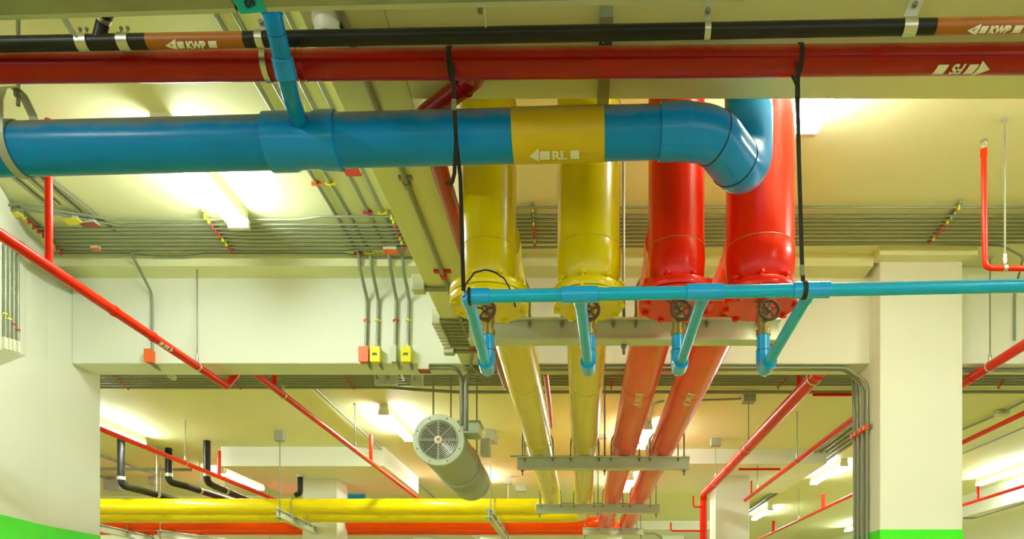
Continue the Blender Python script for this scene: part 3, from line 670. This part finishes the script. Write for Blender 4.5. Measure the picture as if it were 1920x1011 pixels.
# conduit under the narrow beam, with clamps and box
conduit([(-.652,1.3,SOFF-.012),(-.652,4.55,SOFF-.012),(-.652,4.60,SOFF-.012),(-.70,4.80,SOFF-.03),(-.66,5.02,SOFF-.02)],'dark conduit running along the underside of the narrow beam','',.011,.04)
for py,m,lab in ((347,'galvd','grey clamp on the conduit under the narrow beam'),(518,'tagred','red clamp on the conduit under the narrow beam'),(655,'tagred','second red clamp on the conduit under the narrow beam')):
    Y=F*1.645/(CY-py); mb=MB(); ring(mb,(-.652,Y,SOFF-.012),(0,1,0),.011,.03,.005,14); mb.box((-.652,Y-.03,SOFF-.006),(.08 if py>400 else .05,.02,.012)); o=mb.build('conduit_clamp',m,smooth=False); tag(o,lab,'clamp','clamps under the narrow beam')
# eight conduits passing under the beam through pull elbows
for i in range(8):
    py=604+i*6.4; Y=F*1.645/(CY-py)
    conduit([(-.775,Y,SOFF-.014),(-.548,Y,SOFF-.014)],ORD[i]+' of eight short conduits ducking under the narrow beam, counted from the risers','conduits under the narrow beam',.0105,.03)
    e=MB().bb((-.815,Y-.016,SOFF-.03),(-.768,Y+.016,SOFF+.05)).build('pull_elbow','boxgrey',smooth=False,bevel=.004); tag(e,ORD[i]+' grey pull elbow in the row on the beam edge, counted from the risers','conduit fitting','pull elbows on the beam edge')
for py,lab in ((543,'upper lone'),(660,'lower lone')):
    Y=F*1.645/(CY-py)
    conduit([(-.775,Y,SOFF-.014),(-.548,Y,SOFF-.014)],lab+' conduit ducking under the narrow beam','conduits under the narrow beam',.0105,.03)
    e=MB().bb((-.83,Y-.028,SOFF-.03),(-.768,Y+.028,SOFF+.05)).build('pull_elbow','boxgrey',smooth=False,bevel=.004); tag(e,lab+' grey pull elbow on the beam edge','conduit fitting','pull elbows on the beam edge')
# conduits on crossbeam soffit, right part, and down the column side
for i,(Y,px) in enumerate([(4.93,1626),(4.99,1618),(5.05,1609),(5.10,1603)]):
    xc=1.837-.014; yy=F*xc/(px-CX)
    conduit([(-.75+.0*i,4.90+.03*i,SOFF-.014),(1.70,4.90+.03*i,SOFF-.014),(xc,yy,SOFF-.12),(xc,yy,FLOOR)] if i<2 else [(xc-.03*(i-1)*0,yy+.04,CEIL-.02),(xc,yy+.04,1.70),(xc,yy,1.2),(xc,yy,FLOOR)],ORD[i]+' grey conduit down the square column side, counted from its front edge','conduits on the column side',.0115,.10)
t=thing('strut_channel','dark strut with red clamps across the conduits on the square column side','strut',(1.83,4.98,1.25))
MB().bb((1.827,4.80,1.235),(1.8365,5.14,1.262)).build('rail','galvd',t,smooth=False)
for px in (1626,1618,1609,1603):
    yy=F*1.823/(px-CX); mb=MB(); mb.box((1.811,yy,1.25),(.03,.034,.03)); mb.build('clamp','orange',t,smooth=False)
# far conduits behind the crossbeam, three stretches in one line
YF=[ydep(p,2.25) for p in (706,711,716,721,726.5)]
for i,Y in enumerate(YF):
    pts=[(-6.4,Y,2.25),(9.5,Y,2.25)] if i<4 else [(-6.4,Y,2.25),(-1.9,Y,2.25),(-1.2,Y+.15,2.25),(9.5,Y+.15,2.25)]
    conduit(pts,ORD[i]+' long conduit on the ceiling just beyond the crossbeam, counted from the beam','long conduits beyond the crossbeam',.016,.1)
for p,q,lab in ((P(215,703,6.9),P(241,728,7.25),'strut rail with dark red clamps beyond the beam near the left wall end'),(P(432,703,6.9),P(452,727,7.25),'strut rail with dark red clamps beyond the beam by the red elbow'),(P(647,703,6.9),P(664,727,7.25),'strut rail with dark red clamps beyond the beam below the orange box'),(P(1147,703,6.9),P(1146,728,7.25),'strut rail with red clamps between the second yellow and orange pipes'),(P(1475,705,6.9),P(1459,727,7.25),'strut rail with red clamps beside the large red pipe head'),(P(1880,712,7.0),P(1872,726,7.25),'strut rail with dark clamps right of the square column')):
    strut_rack(p,q,'rrrrr',lab)
# soffit junction box, conduits and fan feed
t=thing('junction_box','pale box with brown red bottom on the crossbeam soffit above the fan','electrical box',P(796,690,4.9))
bx=P(796,684,4.90); MB().bb((bx.x-.035,4.86,SOFF-.035),(bx.x+.035,4.93,SOFF)).build('box_body','cream',t,smooth=False)
MB().bb((bx.x-.037,4.858,SOFF-.041),(bx.x+.037,4.932,SOFF-.035)).build('cover','redbox',t,smooth=False)
conduit([(bx.x+.03,4.90,SOFF-.016),(-.80,4.90,SOFF-.016),(-.785,4.98,SOFF-.05),(-.785,5.0,1.30)],'grey conduit from the soffit box down to the fan','conduits feeding the fan',.012,.06)
conduit([(-.55,4.97,SOFF-.016),(-.72,4.97,SOFF-.016),(-.757,5.0,SOFF-.06),(-.757,5.0,1.27)],'pale post like conduit dropping onto the fan casing','conduits feeding the fan',.017,.05)
# ---------------------------------------------------------------- jet fan
fc=P(822,825,4.85); FRD=.161
t=thing('jet_fan','grey cylindrical jet fan with round wire grille hung under the crossbeam','fan',(fc.x,5.5,fc.z+FRD),None)
def seg(y0,y1,r,name,m,extra=None):
    MB().lathe((fc.x,y0,fc.z),(0,1,0),extra or [(0,r-.002),(.003,r),(y1-y0-.003,r),(y1-y0,r-.002)],64).build(name,m,t)
MB().lathe((fc.x,4.865,fc.z),(0,1,0),[(0,.118),(0,FRD-.004),(.75,FRD-.004),(.75,.118),(0,.118)],64,False).build('front_silencer','fan',t)
seg(5.615,5.70,FRD+.004,'middle_band','galvd')
seg(5.70,6.30,FRD-.006,'rear_silencer','fan')
mb=MB(); mb.lathe((fc.x,4.848,fc.z),(0,1,0),[(0,.126),(0,FRD),(.004,FRD+.003),(.02,FRD+.003),(.02,.126),(0,.126)],64,False); mb.build('rim','fanring',t)
mb=MB(); mb.lathe((fc.x,5.60,fc.z),(0,1,0),[(0,FRD-.004),(0,FRD+.008),(.012,FRD+.008),(.012,FRD-.004)],64,False); mb.build('joint_flange','galv',t)
MB().lathe((fc.x,4.866,fc.z),(0,1,0),[(0,.125),(.002,.116),(.10,.116),(.10,.0)],48,False).build('shade_lining','dark',t)  # black lining with closed back stands in for shade inside the fan
im=MB()
for k in range(8):
    a=2*PI*k/8; c=V((fc.x+math.cos(a)*.07,4.93,fc.z+math.sin(a)*.07)); X=V((math.cos(a),0,math.sin(a))); Zt=V((-math.sin(a),0,math.cos(a))); Zt=(Zt+V((0,.6,0))).normalized()
    im.box(c,(.085,.003,.05),(X,X.cross(Zt).normalized(),Zt))
im.lathe((fc.x,4.90,fc.z),(0,1,0),[(0,.02),(.01,.03),(.06,.03)],20); im.build('impeller',mat('dark_blue_grey_blade',(.02,.024,.03),.4,.2),t)
g=MB()
for k in range(10): g.torus((fc.x,4.846,fc.z),(0,1,0),.025+.0102*k+.001,.0022,48,5)
for k in range(8):
    a=2*PI*k/8; off=[(-.004,),(.004,)] if k%2==0 else [(0,)]
    for (o_,) in off:
        s=V((-math.sin(a),0,math.cos(a)))*o_; d=V((math.cos(a),0,math.sin(a))); g.tube([V((fc.x,4.843,fc.z))+d*.015+s,V((fc.x,4.843,fc.z))+d*(.14 if k%2==0 else .128)+s],.0018,5)
g.build('grille','wire',t)
h=MB().lathe((fc.x,4.846,fc.z),(0,-1,0),[(0,.026),(.005,.026),(.007,.023),(.007,0)],24).build('grille_hub','white',t)
MB().box((fc.x,4.838,fc.z),(.017,.002,.015)).build('orange_square','orange',h,smooth=False)
for k in range(8):
    a=2*PI*(k+.5)/8+PI/8*0; MB().lathe((fc.x+math.cos(a)*.145,4.849,fc.z+math.sin(a)*.145),(0,-1,0),[(0,.006),(.004,.005),(.004,0)],8).build('bolt','rod',t)
# stickers, terminal box and bracket on the upper right of the casing
def onshell(y,ang,r=FRD-.004): return V((fc.x+r*math.cos(ang),y,fc.z+r*math.sin(ang))), V((math.cos(ang),0,math.sin(ang)))
for (y0,y1,a) in ((5.12,5.28,.15),(5.42,5.50,.02),(5.86,5.98,.12)):
    mb=MB(); n=6; rr=(FRD-.004 if y1<5.6 else FRD-.006)+.0012
    for k in range(n+1):
        an=a-.16+.32*k/n
        for y in (y0,y1): mb.v.append(V((fc.x+rr*math.cos(an),y,fc.z+rr*math.sin(an))))
    for k in range(n): mb.f.append((2*k,2*k+1,2*k+3,2*k+2))
    mb.build('arrow_sticker','sticker',t,smooth=False)
MB().bb((fc.x+.08,5.16,fc.z+.12),(fc.x+.215,5.34,fc.z+.20)).build('terminal_box','fanring',t,smooth=False,bevel=.004)
MB().bb((fc.x+.07,5.15,fc.z+.195),(fc.x+.225,5.36,fc.z+.206)).build('mounting_plate','fan',t,smooth=False)
for y in (5.2,5.9):
    for s in (-1,1): MB().tube([(fc.x+s*.10,y,fc.z+.12),(fc.x+s*.10,y,CEIL if y>5.1 else SOFF)],.006,8).build('hanger_rod','rod',t)
bx=MB().bb((fc.x+.19,5.42,fc.z+.03),(fc.x+.26,5.5,fc.z+.15)).build('isolator_switch','boxgrey',t,smooth=False,bevel=.004)
# ---------------------------------------------------------------- sprinkler pipes (red)
def hang(x,y,z,r,label,head=None,plate=False):
    t=thing('rod_hanger',label,'hanger',(x,y,z+r),'rod hangers of the red pipes')
    MB().tube([(x,y,z+r+.02),(x,y,CEIL)],.0045,8).build('rod','rod',t)
    ring(MB(),(x,y,z),(0,1,0) if not head else head,r+.0005,.018,.003,24).build('ring_clamp','steel',t)
    MB().lathe((x,y,z+r+.004),(0,0,1),[(0,.008),(.02,.012),(.03,.008),(.04,.010),(.05,.006)],10).build('swivel_nut','steel',t)
    MB().lathe((x,y,CEIL),(0,0,-1),[(0,.022),(.006,.018),(.014,.008)],14).build('anchor','steel',t)
    if plate: MB().bb((x-.06,y-.06,CEIL-.09),(x+.06,y+.06,CEIL)).build('ceiling_cleat','plate',t,smooth=False)
    return t
def spr(name,label,pts,r,drops=(),fil=.05,rings=()):
    t=thing(name,label,'pipe',pts[0])
    MB().tube(pts,r,24,fil=fil).build('pipe_body','sprink',t)
    for (p,h,rr) in drops:
        p=V(p); MB().tube([p,p+V((0,0,h))],rr,16).build('sprinkler_drop','sprink',t)
    for (p,d) in rings:
        mb=MB(); ring(mb,p,d,r,.014,.0035,24); mb.build('coupling','sprink',t)
    return t
x=-2.388; z=1.60
t=spr('sprinkler_pipe','sloping red sprinkler pipe nearest the left wall end with an elbow under the beam',[(x,1.4,z),(x,5.13,z),(-2.345,5.30,1.80),(-2.345,11.4,1.80)],.0245,
    [((x,3.42,z),CEIL-z-.02,.0165),((-2.345,5.82,1.8),.30,.02),((-2.345,8.5,1.8),.30,.02)],.03,[((x,3.9,z),(0,1,0)),((x,4.25,z),(0,1,0))])
marking(t,[('b',.03),('g',.01),('t','SPR'),('g',.01),('a',1,.03)],.024,(x,4.36,z),(0,1,0),V((.55,-.4,-.7)),.0245)
hang(x,4.74,z,.0245,'rod hanger holding the near red sprinkler pipe before the crossbeam')
hang(-2.345,6.0,1.80,.0245,'rod hanger holding the middle red sprinkler pipe just beyond the crossbeam')
hang(-2.345,7.9,1.80,.0245,'rod hanger holding the middle red sprinkler pipe beside the fan')
t=spr('sprinkler_pipe','thin red sprinkler pipe running below the lit tube beside the wall end',[(-4.44,4.0,1.80),(-4.44,12.4,1.80)],.025,[((-4.44,9.35,1.8),.32,.02)])
hang(-4.44,8.55,1.80,.025,'rod hanger holding the red sprinkler pipe above the yellow pipes')
# large red pipe right with downpipe
x=1.655; z=1.75
t=spr('sprinkler_main','large red pipe sloping away to a downpipe at the far column',[(x,5.14,z),(x,10.34,z),(x,10.34,FLOOR)],.05,[],.10,[((x,5.3,z),(0,1,0)),((x,7.7,z),(0,1,0)),((x,8.5,z),(0,1,0)),((x,9.6,z),(0,1,0))])
ring(MB(),(x,5.42,z),(0,1,0),.0505,.02,.004).build('flange_ring','cream',t)
for y,l in ((7.55,'high'),(9.4,'low')): hang(x,y,z,.05,'rod hanger with ceiling cleat holding the large red pipe, '+{'high':'nearer the beam','low':'nearer the downpipe'}[l],plate=True)
# small hooks with sprinklers on the downpipe
for (py,px0,pt,lab) in ((951,1300,930,'short red sprinkler hook beside the top of the downpipe'),(996,1258,980,'long red sprinkler hook low on the downpipe')):
    a=P(1318,py,10.30); b=P(px0,py,10.30); c=P(px0,pt,10.30)
    o=MB().tube([a,b,c],.011,12,fil=.03).build('sprinkler_branch','sprink'); tag(o,lab,'pipe')
# right thin red pipes
spr('sprinkler_pipe','bright red sprinkler pipe sloping down behind the right edge of the column',[(2.54,3.0,1.60),(2.54,5.6,1.60),(2.54,5.75,1.75),(2.54,7,1.75)],.03,[],.04,[((2.54,4.95,1.6),(0,1,0))])
hang(2.54,4.86-.12,1.60,.03,'rod hanger holding the bright red pipe right of the column')
spr('sprinkler_pipe','orange red sprinkler pipe between the large red pipe and the column',[(2.32,5.3,1.75),(2.32,12.5,1.75)],.024,[((2.32,10.4,1.75),.2,.012)])
hang(2.32,8.2,1.75,.024,'rod hanger holding the orange red pipe at the drop panel edge')
hang(2.32,10.05,1.75,.024,'rod hanger holding the orange red pipe past the drop panel')
o=MB().tube([P(1385,880,8.9),(2.32,8.9,P(1385,880,8.9).z)],.014,12).build('sprinkler_branch','sprink'); tag(o,'short dark red branch meeting the orange red pipe below the drop panel','pipe')
spr('sprinkler_pipe','slender red pipe passing behind the square column with upright sprinklers',[(3.68,4.5,1.75),(3.68,17,1.75)],.022,[((3.68,11.6,1.75),.22,.03),((3.68,14.6,1.75),.22,.03)])
hang(3.68,12.9,1.75,.022,'rod hanger holding the slender red pipe between its two sprinklers')
spr('sprinkler_pipe','lower red pipe at the right edge beside the lit lengthwise beam',[(5.62,6.0,1.75),(5.62,14,1.75)],.022,[((5.62,10.8,1.75),.2,.02)])
o=MB().tube([P(1524,740,7.2),P(1600,740,7.2)],.016,12).build('sprinkler_branch','sprink'); tag(o,'short level red pipe reaching the square column from the large red pipe','pipe')
o=MB().tube([P(1498,700,6.0),P(1498,728,6.0)],.02,12).build('sprinkler_branch','sprink'); tag(o,'short upright red pipe beside the head of the large red pipe','pipe')
# pipe seen right of the first yellow pipe
o=MB().tube([P(1023,700,5.25),P(1028,742,5.9),P(1034,800,7.3)],.02,16).build('sprinkler_branch','sprink'); tag(o,'thin red pipe peeping past the right side of the first yellow pipe','pipe')
# sprinkler stand at the right edge
c=P(1847,503,3.44); t=thing('sprinkler_stand','bright red upright sprinkler pipe with elbow above the slim blue pipe','sprinkler',c)
MB().tube([V((c.x-.006,c.y,2.13)),V((c.x,c.y,c.z)),V((c.x+.685,c.y,c.z-.004))],.0125,20,fil=.03).build('pipe_body','sprink',t)
MB().lathe((c.x-.006,c.y,2.11),(0,0,1),[(0,.015),(.03,.015),(.034,.008)],16).build('socket','sprink',t)
mb=MB(); mb.lathe((c.x-.006,c.y,2.14),(0,0,1),[(0,.007),(.012,.007),(.014,.004),(.035,.003)],10); mb.lathe((c.x-.006,c.y,2.178),(0,0,1),[(0,.018),(.002,.018)],14)
for s in (-1,1): mb.tube([(c.x-.006+s*.006,c.y,2.15),(c.x-.006+s*.014,c.y,2.165),(c.x-.006+s*.004,c.y,2.178)],.0018,6)
mb.build('sprinkler_head','steel',t)
hang(P(1884,500,3.44).x,3.44,c.z,.0125,'long rod hanger holding the sprinkler stand at the right edge',head=(1,0,0))
# ---------------------------------------------------------------- far left drains and fittings
for i,(px,py,Y,L) in enumerate([(227,875,9.3,2.6),(316,868,9.9,2.6),(388,868,9.5,2.6),(563,893,10.4,1.2)]):
    p=P(px,py,Y); z2=P(px,py+36,Y).z; p.z=CEIL
    t=thing('drain_trap',['black drain drop nearest the wall end above the yellow pipes','second black drain drop above the yellow pipes','third black drain drop crossing the thin red pipe','small black bracket pipe beside the far column head'][i],'pipe',p,'black drain drops')
    if i==3:
        MB().tube([V((p.x,Y,2.028)),V((p.x,Y,z2+.03)),V((p.x-.07,Y,z2))],.036,16,fil=.05).build('pipe_body','black',t)
        MB().lathe((p.x,Y,2.0),(0,0,1),[(0,.05),(.028,.055)],16).build('collar','steel',t); continue
    MB().tube([V((p.x,Y,CEIL-.001)),V((p.x,Y,z2)),V((p.x+(0 if i==2 else .12),Y+.2,z2-.02)),V((p.x+(-.02 if i==2 else .35),Y+L,z2-.06))],.042,16,fil=.08).build('pipe_body','black',t)
    mb=MB(); ring(mb,(p.x,Y,z2+.09),(0,0,1),.042,.04,.006,20); mb.build('collar','steel',t)
    c=V((p.x+(0 if i==2 else .155),Y+.5,z2-.026)); mb=MB(); mb.tube([c,V((c.x,c.y,CEIL-.001))],.008,8); ring(mb,c,(.2,1,0),.042,.04,.006,20); mb.build('rod_clamp','steel',t)
conduit([(-14,13.2,1.72),(-3.2,13.2,1.72)],'dark collector pipe lying just above the long yellow pipes','',.06,0,'black',16,'pipe')
conduit([(-9,10.2,2.10),(-5.3,10.4,2.10)],'dark thin conduit under the ceiling among the drain drops','',.02,0)
conduit([(-5.5,5.5,2.23),(-5.5,11.9,2.23)],'dark trunking line continuing from the tube light beside the wall end','',.03,0,'galvd')
conduit([(-6.4,6.0,2.24),(-6.4,12.6,2.24)],'dark lengthwise conduit left of the tube light','',.018,0)
conduit([(-7.3,6.0,2.24),(-7.3,12.6,2.24)],'outer dark lengthwise conduit carrying two ceiling boxes','',.018,0)
for Y,l in ((10.9,'nearer'),(11.9,'farther')):
    o=MB().bb((-7.3-.10,Y-.1,2.08),(-7.3+.14,Y+.1,CEIL)).build('ceiling_box','plate',smooth=False); tag(o,l+' grey ceiling box on the outer dark conduit','electrical box','ceiling boxes over the drains')
conduit([(-14,12.5,1.15),(-5.5,12.9,1.10),(-4.8,14,1.1)],'black pipe below the red pipes beside the wall end','',.06,0.2,'black',16,'pipe')
# conduits on the far ceiling
conduit([Q(590,728,2.25),Q(690,820,2.25),Q(815,935,2.25)],'thin pale double conduit along the ceiling between red pipe and fan','',.014,0)
conduit([(-.48,5.4,2.26),(-.48,12.8,2.26)],'thin conduit along the ceiling just right of the fan','',.012,0)
conduit([(-.95,10.2,2.24),(.8,10.2,2.24)],'thin crosswise conduit behind the four pipes at the fan height','',.012,0)
conduit([(-.95,14.2,2.24),(.9,14.2,2.24)],'thin crosswise conduit behind the four pipes near the yellow bends','',.012,0)
for px,py,Y,lab in ((920,821,9.3,'grey ceiling box right of the fan'),(977,914,12.6,'grey ceiling box just above the yellow bends'),(1125,812,9.2,'grey ceiling cleat seen right of the second yellow pipe')):
    c=P(px,py,Y); o=MB().bb((c.x-.085,Y-.05,c.z-.07),(c.x+.085,Y+.05,CEIL if c.z+.06<CEIL else c.z+.06)).build('ceiling_box','plate',smooth=False,bevel=.004); tag(o,lab,'electrical box','grey ceiling boxes')
conduit([Q(1245,752,2.24),Q(1225,756,2.24),Q(1218,790,2.24),Q(1212,850,2.24)],'thin conduit curling down between the two orange pipes','',.011,.15)
conduit([Q(1300,751,2.25),Q(1390,748,2.25),Q(1403,735,2.25)],'thin conduit with a dark clip right of the orange pipes','',.010,.05)
conduit([P(1210,1000,10.9),P(1228,1000,10.9),P(1240,1008,10.9),P(1242,1030,10.9)],'bent grey conduit at the end of the lowest pipe hanger','',.014,.06)
# conduit bundle above the far tube light, right
for i in range(5):
    xx=3.05+.08*i
    conduit([(xx,7.4,2.245),(xx,9.95 if i<3 else 16,2.245)],ORD[i]+' dark conduit of the bundle left of the square column, counted inward','bundle left of the column',.02,0)
strut_rack((3.0,8.8,2.235),(3.45,8.8,2.235),'ggg','dark strut across the conduit bundle left of the square column')
# right of the column: ceiling cables with small boxes
conduit([(2.7,6.6,2.26),(5.0,6.75,2.26)],'thin ceiling conduit right of the column above the upper red pipe','',.012,0)
c=Q(1878,775,2.25); o=MB().box(c,(.13,.1,.05)).build('ceiling_box','boxgrey',smooth=False,bevel=.006); tag(o,'small pale ceiling box above the red pipe right of the column','electrical box')
conduit([c,Q(1925,750,2.25)],'pale cable rising from the small ceiling box to the right edge','',.012,0)
conduit([c,Q(1806,805,2.25)],'pale cable slanting from the small ceiling box to the column','',.012,0)
conduit([Q(1806,850,2.25),Q(1860,828,2.25),Q(1925,800,2.25)],'thin sagging cable on the ceiling below the upper right red pipe','',.010,.3)
conduit([P(1806,972,9.5),P(1825,972,9.5),P(1925,942,8.5)],'dark cable along the underside of the lit lengthwise beam','',.012,.1)
conduit([(2.36,4.95,SOFF-.015),(6,4.95,SOFF-.015)],'grey conduit on the crossbeam soffit right of the square column','',.012,0)
# strut below the drop panel left: spotlight like bracket and blue valve behind the yellow pipe
o=MB().tube([P(654,930,13),P(684,930,13)],.055,20).build('pipe_stub','blue'); tag(o,'short blue pipe stub just above the yellow pipe by the far column','pipe')
# ---------------------------------------------------------------- render look
vs=SC.view_settings; SC.display_settings.display_device='sRGB'
vs.view_transform='Standard'; vs.look='None'; vs.gamma=1; vs.use_curve_mapping=False; vs.exposure=1.0
